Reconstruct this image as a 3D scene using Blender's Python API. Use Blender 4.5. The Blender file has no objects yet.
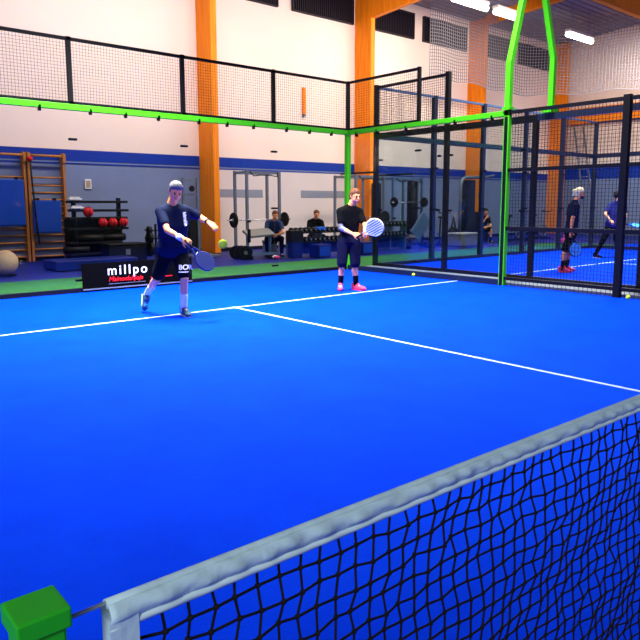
import bpy, bmesh, math, random
from mathutils import Vector, Matrix, Euler
random.seed(7)
C = bpy.context.scene.collection
S = bpy.context.scene
PI = math.pi

# ---------------------------------------------------------------- camera
cam = bpy.data.cameras.new('camera'); camo = bpy.data.objects.new('camera', cam); C.objects.link(camo)
cam.sensor_width = 36; cam.lens = 36 * 665.05 / 640
cam.shift_x = (320 - 315.76) / 640; cam.shift_y = -(320 - 295.29) / 640
cam.clip_start = .05; cam.clip_end = 200
YAW, PITCH, ROLL = .7051, -.13534, -.0023
fw = Vector((math.sin(YAW)*math.cos(PITCH), math.cos(YAW)*math.cos(PITCH), math.sin(PITCH)))
rt = fw.cross(Vector((0, 0, 1))).normalized(); up = rt.cross(fw)
rt, up = rt*math.cos(ROLL)+up*math.sin(ROLL), -rt*math.sin(ROLL)+up*math.cos(ROLL)
M = Matrix((rt, up, -fw)).transposed().to_4x4(); M.translation = Vector((-.0767, -.759, 1.4183))
camo.matrix_world = M; S.camera = camo

# ---------------------------------------------------------------- world, exposure, area lights
w = bpy.data.worlds.new('world'); S.world = w; w.use_nodes = True
w.node_tree.nodes['Background'].inputs[0].default_value = (1, .97, .95, 1)
w.node_tree.nodes['Background'].inputs[1].default_value = .22
S.view_settings.view_transform = 'Standard'; S.view_settings.look = 'None'
S.view_settings.gamma = 1; S.view_settings.use_curve_mapping = False
S.view_settings.exposure = 0.0

def area(loc, size, power, rot=(0, 0, 0), col=(1, .97, .93), spread=180):
    l = bpy.data.lights.new('area_light', 'AREA'); l.shape = 'RECTANGLE'; l.size, l.size_y = size
    l.energy = power; l.color = col; l.spread = math.radians(spread)
    o = bpy.data.objects.new('area_light', l); o.location = loc; o.rotation_euler = rot; C.objects.link(o); return o
area((4.2, 7.2, 6.2), (2.4, 1.6), 1150, spread=105)
area((8.4, 5.6, 6.2), (2, 2), 430, spread=120)
area((16.0, 6.5, 7.2), (4, 2), 1100, spread=140)
area((-3.4, -2.2, 3.6), (1.6, 1.2), 90, rot=(Vector((1.6, 0, .9))-Vector((-3.4, -2.2, 3.6))).to_track_quat('-Z', 'Y').to_euler(), col=(1, .95, .88), spread=110)  # added front light raking the net band, no fixture there
area((8.0, 12.4, 7.6), (9, .6), 520, rot=(math.radians(38), 0, 0), col=(1, .90, .80))  # added warm wash to brighten the far wall, left half
area((18.5, 12.0, 7.6), (9, .6), 760, rot=(math.radians(38), 0, 0), col=(1, .90, .82))  # added warm wash to brighten the far wall, right half
area((26.0, 9.0, 7.2), (.6, 7), 760, rot=(0, math.radians(-38), 0), col=(1, .90, .82))  # added warm wash to brighten the right wall

# ---------------------------------------------------------------- materials
def lin(h):
    h = h.lstrip('#'); v = [int(h[i:i+2], 16)/255 for i in (0, 2, 4)]
    return tuple(x/12.92 if x <= .04045 else ((x+.055)/1.055)**2.4 for x in v) + (1,)
def mat(name, col, rough=.6, metal=0, noise=0, scale=20, bump=0, spec=.25, emis=0, coat=0):
    m = bpy.data.materials.new(name); m.use_nodes = True; n = m.node_tree; b = n.nodes['Principled BSDF']
    col = lin(col) if isinstance(col, str) else tuple(col)+(1,)
    b.inputs['Base Color'].default_value = col; b.inputs['Roughness'].default_value = rough
    b.inputs['Metallic'].default_value = metal; b.inputs['Specular IOR Level'].default_value = spec
    if coat: b.inputs['Coat Weight'].default_value = coat
    if emis:
        b.inputs['Emission Color'].default_value = col; b.inputs['Emission Strength'].default_value = emis
    if noise or bump:
        tc = n.nodes.new('ShaderNodeTexCoord'); nz = n.nodes.new('ShaderNodeTexNoise')
        nz.inputs['Scale'].default_value = scale; nz.inputs['Detail'].default_value = 4
        n.links.new(tc.outputs['Object'], nz.inputs['Vector'])
        if noise:
            r = n.nodes.new('ShaderNodeValToRGB')
            r.color_ramp.elements[0].position = .3; r.color_ramp.elements[1].position = .7
            r.color_ramp.elements[0].color = tuple(c*(1-noise) for c in col[:3])+(1,)
            r.color_ramp.elements[1].color = tuple(min(1, c*(1+noise*.6)) for c in col[:3])+(1,)
            n.links.new(nz.outputs['Fac'], r.inputs['Fac']); n.links.new(r.outputs['Color'], b.inputs['Base Color'])
        if bump:
            bp = n.nodes.new('ShaderNodeBump'); bp.inputs['Strength'].default_value = bump; bp.inputs['Distance'].default_value = .01
            n.links.new(nz.outputs['Fac'], bp.inputs['Height']); n.links.new(bp.outputs['Normal'], b.inputs['Normal'])
    return m
def wood(name, c1, c2, scale=3, rough=.45):
    m = mat(name, c1, rough); n = m.node_tree; b = n.nodes['Principled BSDF']
    tc = n.nodes.new('ShaderNodeTexCoord'); mp = n.nodes.new('ShaderNodeMapping'); mp.inputs['Scale'].default_value = (scale*3, scale*3, scale*.12)
    nz = n.nodes.new('ShaderNodeTexNoise'); nz.inputs['Scale'].default_value = 3; nz.inputs['Detail'].default_value = 5
    r = n.nodes.new('ShaderNodeValToRGB'); r.color_ramp.elements[0].position = .35; r.color_ramp.elements[1].position = .65
    r.color_ramp.elements[0].color = lin(c1); r.color_ramp.elements[1].color = lin(c2)
    n.links.new(tc.outputs['Object'], mp.inputs[0]); n.links.new(mp.outputs[0], nz.inputs['Vector'])
    n.links.new(nz.outputs['Fac'], r.inputs['Fac']); n.links.new(r.outputs['Color'], b.inputs['Base Color'])
    return m
def glass(name, tint, refl=.10, rough=.02):
    m = bpy.data.materials.new(name); m.use_nodes = True; n = m.node_tree; n.nodes.clear()
    o = n.nodes.new('ShaderNodeOutputMaterial'); mx = n.nodes.new('ShaderNodeMixShader')
    t = n.nodes.new('ShaderNodeBsdfTransparent'); g = n.nodes.new('ShaderNodeBsdfGlossy'); f = n.nodes.new('ShaderNodeFresnel')
    f.inputs['IOR'].default_value = 1.33
    t.inputs[0].default_value = tint+(1,); g.inputs[0].default_value = (1, 1, 1, 1); g.inputs['Roughness'].default_value = rough
    mm = n.nodes.new('ShaderNodeMath'); mm.operation = 'MULTIPLY'; mm.inputs[1].default_value = refl*10; mm.use_clamp = True
    n.links.new(f.outputs[0], mm.inputs[0]); n.links.new(mm.outputs[0], mx.inputs[0])
    n.links.new(t.outputs[0], mx.inputs[1]); n.links.new(g.outputs[0], mx.inputs[2]); n.links.new(mx.outputs[0], o.inputs[0])
    return m

MT = {}
def turf_mat(name, col, dark):
    m = mat(name, col, 1, spec=.08); n = m.node_tree; b = n.nodes['Principled BSDF']
    tc = n.nodes.new('ShaderNodeTexCoord')
    a = n.nodes.new('ShaderNodeTexNoise'); a.inputs['Scale'].default_value = 2.2; a.inputs['Detail'].default_value = 8; a.inputs['Roughness'].default_value = .65
    r = n.nodes.new('ShaderNodeValToRGB'); r.color_ramp.elements[0].position = .3; r.color_ramp.elements[1].position = .72
    r.color_ramp.elements[0].color = tuple(dark)+(1,); r.color_ramp.elements[1].color = tuple(col)+(1,)
    f = n.nodes.new('ShaderNodeTexNoise'); f.inputs['Scale'].default_value = 160; f.inputs['Detail'].default_value = 3
    bp = n.nodes.new('ShaderNodeBump'); bp.inputs['Strength'].default_value = .5; bp.inputs['Distance'].default_value = .01
    for x in (a, f): n.links.new(tc.outputs['Object'], x.inputs['Vector'])
    n.links.new(a.outputs['Fac'], r.inputs['Fac']); n.links.new(r.outputs['Color'], b.inputs['Base Color'])
    n.links.new(f.outputs['Fac'], bp.inputs['Height']); n.links.new(bp.outputs['Normal'], b.inputs['Normal'])
    b.inputs['Sheen Weight'].default_value = .25; b.inputs['Sheen Tint'].default_value = (.0, .45, 1, 1); b.inputs['Sheen Roughness'].default_value = .5
    b.inputs['Specular Tint'].default_value = (.02, .35, 1, 1)
    return m
MT['turf'] = turf_mat('blue_turf', (.0, .036, 1.0), (.0, .022, .85))
MT['green_turf'] = turf_mat('green_turf', (.045, .21, .045), (.03, .15, .035))
MT['green_turf'].node_tree.nodes['Principled BSDF'].inputs['Sheen Weight'].default_value = 0
MT['green_turf'].node_tree.nodes['Principled BSDF'].inputs['Specular Tint'].default_value = (1, 1, 1, 1)
MT['gym'] = mat('gym_rubber_floor', (.0, .008, .15), .6, noise=.2, scale=4)
MT['line'] = mat('line_paint', '#b4cccf', .9, noise=.1, scale=30)
MT['wall'] = mat('cream_wall', '#fae2cc', .85, noise=.03, scale=.6)
MT['wall_low'] = mat('slate_wall', '#7886a8', .75, noise=.08, scale=1.2)
MT['stripe'] = mat('navy_stripe', '#06339a', .7, noise=.05)
MT['mirror'] = mat('mirror_reflection_beige', '#ddd0c8', .35, noise=.06, scale=.9)
MT['band'] = mat('mirror_reflection_grey', '#8a8e9a', .6)
MT['roof'] = mat('roof_deck', '#8a8488', .7, noise=.1, scale=1)
MT['rwall'] = mat('cream_siding', '#f0d9c4', .8, noise=.03, scale=.7)
MT['glulam'] = wood('orange_glulam', '#e87800', '#fb9208', rough=.6)
MT['ply'] = wood('beech', '#a8642a', '#c88440', 5)
MT['louver'] = mat('dark_louver', '#241c26', .6)
MT['black'] = mat('black_powder_coat', '#050507', .5, noise=.1, scale=40, spec=.25)
MT['navyframe'] = mat('dark_navy_frame', '#142038', .45, noise=.1, scale=40, spec=.3)
MT['green'] = mat('lime_green_powder_coat', (.07, .62, .008), .4, noise=.05, scale=30)
MT['wire'] = mat('dark_wire', '#0e0c10', .6)
MT['curb'] = mat('grey_curb', '#7e8a98', .6, noise=.25, scale=12)
MT['clip'] = mat('clip_metal', '#101218', .35, .6)
MT['glass'] = glass('clear_glass', (.98, .985, .98), .03)
MT['glass_dim'] = glass('tinted_glass', (.84, .89, .91), .016)
MT['postgreen'] = mat('green_post_paint', (.01, .36, .008), .55, noise=.05, scale=30, spec=.3)
MT['netcord'] = mat('black_net_cord', '#06070c', .7)
MT['canvas'] = mat('net_canvas', '#a6c8da', .8, noise=.08, scale=14, bump=.8)
MT['canvas2'] = mat('net_canvas_hem', '#b4d4e2', .8, noise=.05, scale=40)
MT['steel'] = mat('steel_cable', '#9fb0bd', .35, .6)
MT['curtain'] = mat('pale_netting', '#858186', .8)
MT['lamp'] = mat('lamp_tube', (1, .93, .85), .5, emis=9)
MT['lamphouse'] = mat('lamp_housing', '#b8b4b0', .5)
MT['grey'] = mat('grey_steel', '#737a84', .4, .3, noise=.1, scale=10)
MT['bluegrey'] = mat('blue_grey_steel', '#5a7390', .4, .3, noise=.1, scale=10)
MT['chrome'] = mat('bar_steel', '#b4b8bc', .25, .9)
MT['rubber'] = mat('black_rubber', '#060608', .55, noise=.15, scale=30, spec=.25)
MT['dark'] = mat('dark_vinyl', '#08080d', .5, noise=.1, scale=20, spec=.25)
MT['matblue'] = mat('blue_vinyl_mat', '#0840a8', .5, noise=.08, scale=4)
MT['bluebox'] = mat('blue_panel', '#0a1c66', .4, noise=.15, scale=3)
MT['red'] = mat('red_vinyl', '#d81420', .45, noise=.1, scale=20)
MT['white'] = mat('white_plastic', '#e6e6e4', .5, noise=.05)
MT['greyvinyl'] = mat('grey_vinyl', '#7b7a76', .55, noise=.1, scale=15)
MT['tan'] = mat('tan_vinyl', '#b49a7a', .6, noise=.1, scale=6)
MT['lime'] = mat('lime_felt', (.62, .95, .04), .9, noise=.05, scale=80, bump=.2)
MT['signblack'] = mat('sign_black', '#030304', .85, noise=.05, spec=.04)
MT['signred'] = mat('sign_red', '#e0141c', .6)
MT['pink'] = mat('pink_plastic', '#d8407a', .5)
MT['blueplastic'] = mat('bright_blue_plastic', '#2a6ad8', .4)
M_ = MT

# ---------------------------------------------------------------- helpers
class MB:
    def __init__(s): s.b = bmesh.new()
    def _add(s, verts, faces):
        vs = [s.b.verts.new(v) for v in verts]
        for f in faces:
            try: s.b.faces.new([vs[i] for i in f])
            except ValueError: pass
        return vs
    def box(s, x0, x1, y0, y1, z0, z1):
        x0, x1 = sorted((x0, x1)); y0, y1 = sorted((y0, y1)); z0, z1 = sorted((z0, z1))
        v = [(x, y, z) for z in (z0, z1) for x, y in ((x0, y0), (x1, y0), (x1, y1), (x0, y1))]
        s._add(v, [(3, 2, 1, 0), (4, 5, 6, 7), (0, 1, 5, 4), (1, 2, 6, 5), (2, 3, 7, 6), (3, 0, 4, 7)]); return s
    def bar(s, p, q, w, h=None, upv=(0, 0, 1)):
        h = h or w; p = Vector(p); q = Vector(q); d = (q-p).normalized(); u = Vector(upv)
        if abs(d.dot(u)) > .98: u = Vector((0, 1, 0))
        a = d.cross(u).normalized()*w/2; c = a.cross(d).normalized()*h/2
        v = [o+k for o in (p, q) for k in (-a-c, a-c, a+c, -a+c)]
        s._add(v, [(3, 2, 1, 0), (4, 5, 6, 7), (0, 1, 5, 4), (1, 2, 6, 5), (2, 3, 7, 6), (3, 0, 4, 7)]); return s
    def tube(s, pts, r, n=8, closed=False):
        pts = [Vector(p) for p in pts]; rings = []; L = len(pts)
        rr = r if isinstance(r, (list, tuple)) else [r]*L
        prev = None
        for i, p in enumerate(pts):
            if closed: d = pts[(i+1) % L]-pts[i-1]
            else: d = pts[min(i+1, L-1)]-pts[max(i-1, 0)]
            d.normalize()
            u = prev or (Vector((0, 0, 1)) if abs(d.z) < .9 else Vector((1, 0, 0)))
            a = (u-d*u.dot(d)).normalized(); prev = a; c = d.cross(a)
            rings.append([s.b.verts.new(p+(a*math.cos(t*2*PI/n)+c*math.sin(t*2*PI/n))*rr[i]) for t in range(n)])
        for i in range(L if closed else L-1):
            A, B = rings[i], rings[(i+1) % L]
            for t in range(n):
                try: s.b.faces.new((A[t], A[(t+1) % n], B[(t+1) % n], B[t]))
                except ValueError: pass
        if not closed:
            s.b.faces.new(rings[0][::-1]); s.b.faces.new(rings[-1])
        return s
    def disc(s, c, axis, r, th, n=24, hole=0):
        a = Vector(axis).normalized(); c = Vector(c)
        u = Vector((0, 0, 1)) if abs(a.z) < .9 else Vector((1, 0, 0)); u = (u-a*u.dot(a)).normalized(); v = a.cross(u)
        prof = [(hole, -th/2), (r*.94, -th/2), (r, -th*.3), (r, th*.3), (r*.94, th/2), (hole, th/2)]
        rings = []
        for k in range(n):
            t = k*2*PI/n; e = u*math.cos(t)+v*math.sin(t)
            rings.append([s.b.verts.new(c+e*max(pr, .001)+a*pz) for pr, pz in prof])
        for k in range(n):
            A, B = rings[k], rings[(k+1) % n]
            for j in range(len(prof)-1): s.b.faces.new((A[j], B[j], B[j+1], A[j+1]))
            s.b.faces.new((A[-1], B[-1], B[0], A[0]))
        return s
    def sph(s, c, r, sub=2, sc=(1, 1, 1)):
        m = Matrix.Translation(Vector(c)) @ Matrix.Diagonal((sc[0], sc[1], sc[2], 1))
        bmesh.ops.create_icosphere(s.b, subdivisions=sub, radius=r, matrix=m); return s
    def grid(s, o, u, v, nu, nv, r):
        """welded wire grid spanned by u and v from o"""
        o, u, v = Vector(o), Vector(u), Vector(v)
        for i in range(nu+1): s.bar(o+u*i/nu, o+u*i/nu+v, r)
        for j in range(nv+1): s.bar(o+v*j/nv, o+v*j/nv+u, r)
        return s
    def build(s, name, m, parent=None, smooth=False, bev=0):
        bmesh.ops.recalc_face_normals(s.b, faces=s.b.faces)
        me = bpy.data.meshes.new(name); s.b.to_mesh(me); s.b.free()
        if m: me.materials.append(m)
        if smooth:
            me.polygons.foreach_set('use_smooth', [True]*len(me.polygons)); me.update()
        o = bpy.data.objects.new(name, me); C.objects.link(o)
        if parent: o.parent = parent
        if bev:
            b = o.modifiers.new('bevel', 'BEVEL'); b.width = bev; b.segments = 2; b.limit_method = 'ANGLE'
        return o
def tag(o, label, cat, group=None):
    o['label'] = label; o['category'] = cat
    if group: o['group'] = group
    return o
def thing(name, label, cat, loc=(0, 0, 0), rz=0, group=None):
    o = bpy.data.objects.new(name, None); C.objects.link(o); o.location = loc; o.rotation_euler = (0, 0, rz)
    o.empty_display_size = .1
    return tag(o, label, cat, group)
def struct(o): o['kind'] = 'structure'; return o
def dup(root, loc, rz=None, label=None, group=None):
    r = root.copy(); C.objects.link(r); r.location = loc
    if rz is not None: r.rotation_euler = (0, 0, rz)
    if label: r['label'] = label
    if group: r['group'] = group
    for ch in list(root.children):
        c = ch.copy(); C.objects.link(c); c.parent = r
        for g in list(ch.children):
            d = g.copy(); C.objects.link(d); d.parent = c
    return r
def text_mesh(body, size, bold=0, ext=.002, shear=0, space=1.0):
    cu = bpy.data.curves.new('lettering', 'FONT'); cu.body = body; cu.size = size; cu.offset = bold; cu.extrude = ext
    cu.shear = shear; cu.space_character = space
    o = bpy.data.objects.new('lettering', cu); C.objects.link(o); bpy.context.view_layer.update()
    me = bpy.data.meshes.new_from_object(o.evaluated_get(bpy.context.evaluated_depsgraph_get()))
    bpy.data.objects.remove(o); return me
def text_obj(name, body, size, m, parent, matrix, **k):
    me = text_mesh(body, size, **k); me.transform(matrix); me.materials.clear(); me.materials.append(m)
    o = bpy.data.objects.new(name, me); C.objects.link(o)
    if parent: o.parent = parent
    return o

# ================================================================ SETTING
struct(MB().box(-6, 31, -8, 18, -.12, -.012).build('floor', M_['gym']))
struct(MB().box(-4, 30.3, -6, 10.06, -.012, 0).build('floor_court_turf', M_['turf']))
struct(MB().box(-4, 23, 10.12, 12.3, -.012, .004).build('floor_green_strip', M_['green_turf']))
for x0 in (0, 10.86):
    struct(MB().box(x0+.02, x0+9.98, 6.928, 6.972, .0005, .003).build('trim_service_line', M_['line']))
    struct(MB().box(x0+4.98, x0+5.02, 0.1, 7.0, .0008, .0035).build('trim_centre_line', M_['line']))
# far wall: cream above, navy stripe, slate below
WY = 17.0
struct(MB().box(-6, 30.4, WY, WY+.2, 2.87, 9.4).build('wall_far', M_['wall']))
struct(MB().box(-6, 30.4, WY-.012, WY+.2, 2.58, 2.87).build('trim_navy_stripe', M_['stripe']))
struct(MB().box(-6, 30.4, WY, WY+.2, 0, 2.58).build('wall_far_lower', M_['wall_low']))
struct(MB().box(-6, 30.4, WY-.02, WY, 2.50, 2.53).build('trim_rail', M_['stripe']))
struct(MB().box(-6, 30.4, WY-.02, WY, 0, .1).build('baseboard_far', M_['dark']))
# right wall with horizontal siding joints and glulam rail
rw = MB(); z = 0
while z < 9.4:
    z1 = min(z+.62, 9.4); rw.box(30.4, 30.6, -8, WY+.2, z, z1-.012); rw.box(30.43, 30.6, -8, WY+.2, z1-.012, z1); z = z1
struct(rw.build('wall_right', M_['rwall']))
struct(MB().box(30.37, 30.42, -8, WY, 0, 2.58).build('wall_right_lower', M_['wall_low']))
struct(MB().box(30.36, 30.42, -8, WY, 2.58, 3.25).build('trim_navy_stripe', M_['stripe']))
tag(MB().box(30.12, 30.34, -8, WY-.9, 5.15, 5.85).build('timber_rail', M_['glulam']), 'orange glulam rail running level along the right hand cream wall', 'beam')
# roof deck with ribs
rf = MB(); sl = .07
def rz_(y): return 8.95+(WY-y)*sl
y = -8
while y < WY:
    rf._add([(-6, y, rz_(y)), (30.6, y, rz_(y)), (30.6, y+.28, rz_(y+.28)), (-6, y+.28, rz_(y+.28))], [(0, 1, 2, 3)])
    rf.box(-6, 30.6, y+.2, y+.28, rz_(y)-.05, rz_(y)); y += .28
struct(rf.build('ceiling', M_['roof']))
# glulam columns and roof beams
px = [3.84, 10.45, 16.88, 23.4, 29.9]
desc = ['orange glulam column at the far left beyond the frame', 'orange glulam column behind the throwing player in white shoes', 'orange glulam column behind the player in black holding a racket',
        'orange glulam column seen through the tall glass left of the green arms', 'orange glulam column in the far corner where cream walls meet']
for i, x in enumerate(px):
    if i == 0: continue
    tag(MB().box(x, x+.2, 16.2, WY, 0, 8.9).build('timber_column', M_['glulam'], bev=.01), desc[i], 'column', 'glulam columns along the far wall')
    if i == 4: continue
    b = MB(); zb = lambda y: (7.78 if i < 3 else 8.62)+(16.2-y)*sl
    v = [(xx, yy, zz) for xx in (x-.001, x+.201) for yy, zz in ((16.19, zb(16.2)), (-8, zb(-8)), (-8, 8.95+25*sl), (16.19, 9.0))]
    b._add(v, [(0, 1, 2, 3), (7, 6, 5, 4), (0, 4, 5, 1), (1, 5, 6, 2), (2, 6, 7, 3), (3, 7, 4, 0)])
    tag(b.build('roof_beam', M_['glulam']), ['', 'orange roof beam running over the court from the leftmost visible column', 'orange roof beam springing from the column behind the player in black',
        'orange roof beam above the hanging white netting', 'orange roof beam against the right hand cream wall'][i], 'beam', 'roof beams')
tag(MB().box(12.5, 30.1, 10.9, 11.1, 8.2, 9.36).build('roof_purlin', M_['glulam']), 'orange glulam cross beam under the roof at the top right corner', 'beam')
# louvred vents high on the far wall
for k, (x0, x1, d) in enumerate(((10.7, 13.4, 'dark louvre vent high on far wall, leftmost'), (14.05, 16.72, 'dark louvre vent high on wall just left of the middle column'),
        (17.3, 19.9, 'dark louvre vent high on wall just right of the middle column'), (20.5, 23.16, 'dark louvre vent beside the third orange column'),
        (23.9, 26.4, 'dark louvre vent behind netting right of third column'), (27.0, 29.6, 'dark louvre vent nearest the far right corner'))):
    t = thing('wall_vent', d, 'vent', ((x0+x1)/2, WY, 7.7), 0, 'louvre vents under the roof'); h = (x1-x0)/2
    MB().box(-h, h, -.02, -.001, 0, .86).build('backing', M_['louver'], t)
    s_ = MB(); q = 0
    while q < 2*h-.05:
        s_.box(-h+q, -h+q+.03, -.09, -.02, .03, .83); q += .09
    s_.build('louver_blades', M_['louver'], t)
    MB().box(-h-.03, h+.03, -.1, 0, -.04, .0).box(-h-.03, h+.03, -.1, 0, .86, .9).box(-h-.03, -h, -.1, 0, 0, .86).box(h, h+.03, -.1, 0, 0, .86).build('frame', M_['louver'], t)
# mirror between first two columns, reflected wall and band painted in its colours
struct(MB().box(10.62, 16.85, WY-.04, WY-.001, .1, 2.49).build('wall_far_mirror', M_['mirror']))
struct(MB().box(10.64, 12.75, WY-.05, WY-.041, 1.66, 1.9).box(14.35, 16.8, WY-.05, WY-.041, 1.66, 1.9).build('mirror_reflection_band', M_['band']))
# sconce, switch
t = thing('wall_lamp', 'slim orange vertical wall lamp on cream wall above the mesh', 'lamp', (14.5, WY, 4.35))
MB().box(-.055, .055, -.08, 0, .08, .95).build('lamp_shade', M_['glulam'], t, bev=.01)
MB().box(-.045, .045, -.09, 0, 0, .08).build('base', M_['grey'], t)
t = thing('thermostat', 'small cream thermostat on the slate wall above the storage rack', 'thermostat', (7.0, WY, 1.85))
MB().box(-.09, .09, -.04, 0, 0, .26).build('housing', M_['white'], t, bev=.01)
MB().box(-.06, .06, -.046, -.04, .04, .22).build('cover', M_['tan'], t)

# ceiling lamps
for k, (x0, x1, d) in enumerate(((17.9, 19.7, 'glowing strip light left of the green arms'), (20.2, 21.5, 'glowing strip light partly behind left green arm'), (25.0, 26.9, 'glowing strip light right of the green arms'))):
    t = thing('ceiling_lamp', d, 'lamp', ((x0+x1)/2, 13.5, 8.0), 0, 'strip lights under the roof'); h = (x1-x0)/2
    MB().tube([(-h, 0, .0), (h, 0, .0)], .1, 12).build('diffuser', M_['lamp'], t, True)
    MB().box(-h, h, -.12, .12, .1, .2).build('housing', M_['lamphouse'], t)
    for sx in (-.7, .7): MB().tube([(h*sx, 0, .2), (h*sx, 0, 1.15)], .012, 6).build('hanger', M_['grey'], t)

# ================================================================ COURT ENCLOSURES
BL, GR = M_['black'], M_['green']
def clamp(t, x, y, z, ax='x', m=None):
    if ax == 'x': MB().box(x-.065, x+.065, y-.03, y+.03, z-.018, z+.018).build('clamp', M_['clip'], t, bev=.006)
    else: MB().box(x-.03, x+.03, y-.065, y+.065, z-.018, z+.018).build('clamp', M_['clip'], t, bev=.006)
# back wall of this court
t = thing('back_wall', 'long clear glass back wall with green beam and black mesh on top', 'glass wall', (5, 10, 0))
for i in range(5):
    x0 = -5+2*i
    MB().box(x0+.006, x0+1.994, -.006, .006, .07, 2.93).build('glass_pane', M_['glass'], t)
    MB().grid((x0+.03, .0, 3.04), (1.94, 0, 0), (0, 0, .93), 39, 19, .0034).build('wire_mesh', M_['wire'], t)
for i in range(6):
    x = -5+2*i
    MB().box(x-.035, x+.035, -.03, .03, 3.0, 4.03).build('mesh_post', BL, t)
    if i < 5:
        for f in (.3, .9, 1.5): MB().box(x+f-.02, x+f+.02, -.05, .0, 2.86, 2.95).build('glass_hook', M_['clip'], t)
    if 0 < i < 5:
        for z in (2.46, 1.35, .2): clamp(t, x, 0, z)
MB().box(-5, 5, -.03, .03, 3.975, 4.02).build('top_rail', BL, t)
MB().box(-5, 5, -.03, .03, 3.0, 3.045).build('lower_rail', BL, t)
MB().box(-5.04, 5.04, -.05, .05, 2.91, 3.0).build('beam', GR, t, bev=.006)
MB().box(-5, 5, -.04, .04, 0, .07).build('sill', BL, t)
for sx in (-5, 5): MB().box(sx-.05, sx+.05, -.05, .05, 0, 2.95).build('corner_post', GR, t, bev=.006)

# right glass wall of this court
t = thing('side_glass_wall', 'two pane glass side wall under a bright green beam ending at green post', 'glass wall', (10, 8, 0))
for y0 in (-2, 0):
    MB().box(-.006, .006, y0+.006, y0+1.994, .1, 2.92).build('glass_pane', M_['glass'], t)
MB().grid((0, .03, 3.04), (0, 1.9, 0), (0, 0, .93), 38, 19, .0034).build('wire_mesh', M_['wire'], t)
MB().box(-.03, .03, -.03, .03, 3.0, 4.03).build('mesh_post', BL, t)
MB().box(-.03, .03, 0, 1.96, 3.975, 4.02).build('top_rail', BL, t)
MB().box(-.03, .03, 0, 1.96, 3.0, 3.045).build('lower_rail', BL, t)
MB().box(-.05, .05, -2.05, 1.95, 2.91, 3.0).build('beam', GR, t, bev=.006)
MB().box(-.04, .04, -2, 1.95, .0, .1).build('sill', M_['navyframe'], t)
MB().box(-.05, .05, -2.05, -1.95, 0, 3.0).build('end_post', GR, t, bev=.006)
MB().box(-.060, -.05, -2.034, -1.972, 0, 2.9).build('post_gasket', BL, t)
for z in (2.46, 1.35, .3): clamp(t, 0, 0, z, 'y')
for q in (-1.7, -.9, .3, 1.1, 1.7): MB().box(-.05, .0, q-.02, q+.02, 2.85, 2.95).build('glass_hook', M_['clip'], t)
# mesh side fence of this court
def mesh_fence(name, label, x, y0, y1, frame, step=2.0, first=False, z2=3.0, group=None):
    t = thing(name, label, 'fence', (x, (y0+y1)/2, 0), 0, group); h = (y1-y0)/2
    n = round((y1-y0)/step)
    for i in range(n):
        a = -h+i*step
        MB().grid((0, a+.05, .14), (0, step-.1, 0), (0, 0, z2-.2), 34, 48, .0055).build('wire_mesh', M_['wire'], t)
    for i in range(n+1):
        a = -h+i*step
        if i == n and first: pass
        else: MB().box(-.05, .05, a-.05, a+.05, 0, z2+.02).build('post', frame, t)
    for z, hh in ((z2-.03, .05), (z2*2/3, .06), (z2/3, .07), (.13, .05)):
        MB().box(-.035, .035, -h, h, z-hh/2, z+hh/2).build('rail', frame, t)
    MB().grid((0, -h+.05, .0), (0, 2*h-.1, 0), (0, 0, .1), 80, 2, .005).build('lower_mesh', M_['wire'], t)
    return t
mesh_fence('mesh_fence', 'black welded mesh side fence right of the green post', 10, -.05, 5.95, BL, step=2.0, first=True)
# curb strip between courts
struct(MB().box(10.09, 10.78, -3, 10.0, 0, .035).build('trim_court_curb', M_['curb']))

# neighbouring court enclosure
NX = 10.88; NF = M_['navyframe']
t = thing('neighbour_side_wall', 'dark framed tinted glass side wall of the neighbouring court', 'glass wall', (NX, 8, 0))
for y0 in (-2, 0):
    MB().box(-.006, .006, y0+.03, y0+1.97, .1, 2.88).build('glass_pane', M_['glass_dim'], t)
MB().grid((0, .05, 3.02), (0, 1.9, 0), (0, 0, .95), 38, 19, .005).build('wire_mesh', M_['wire'], t)
for y0, hh in ((-2, 3.0), (0, 4.05), (2, 4.05)): MB().box(-.045, .045, y0-.045, y0+.045, 0, hh).build('post', BL, t)
MB().box(-.03, .03, .05, 1.95, 3.97, 4.02).build('top_rail', BL, t)
MB().box(-.04, .04, -1.95, 1.95, 2.88, 3.0).build('beam', BL, t)
MB().box(-.04, .04, -1.95, 1.95, .0, .1).build('sill', BL, t)
for y0 in (-1.8, -.15, .15, 1.8):
    for z in (2.4, 1.3): MB().box(-.08, -.02, y0-.03, y0+.03, z-.02, z+.02).build('clamp', M_['clip'], t)
t = thing('neighbour_back_wall', 'tinted glass back wall of the neighbouring court with navy posts', 'glass wall', (NX+5, 10, 0))
for i in range(5):
    x0 = -5+2*i
    MB().box(x0+.03, x0+1.97, -.006, .006, .08, 2.88).build('glass_pane', M_['glass_dim'], t)
    MB().grid((x0+.05, 0, 3.02), (1.9, 0, 0), (0, 0, .95), 30, 15, .005).build('wire_mesh', M_['wire'], t)
for i in range(1, 6):
    x = -5+2*i; MB().box(x-.055, x+.055, -.05, .05, 0, 4.02).build('post', NF, t)
    for z in (2.3, 1.3): MB().box(x-.11, x+.11, -.07, -.04, z-.02, z+.02).build('clamp', M_['clip'], t)
MB().box(-4.93, 5, -.03, .03, 3.97, 4.02).build('top_rail', M_['bluegrey'], t)
MB().box(-4.93, 5, -.04, .04, 2.88, 3.0).build('beam', NF, t)
MB().box(-4.93, 5, -.04, .04, .0, .08).build('sill', NF, t)
t = thing('neighbour_far_wall', 'tinted glass and mesh far side wall of the neighbouring court', 'glass wall', (NX+10, 8, 0))
for y0 in (-2, 0):
    MB().box(-.006, .006, y0+.05, y0+1.95, .1, 2.88).build('glass_pane', M_['glass_dim'], t)
MB().grid((0, -1.95, 3.02), (0, 3.9, 0), (0, 0, .95), 60, 15, .005).build('wire_mesh', M_['wire'], t)
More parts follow.
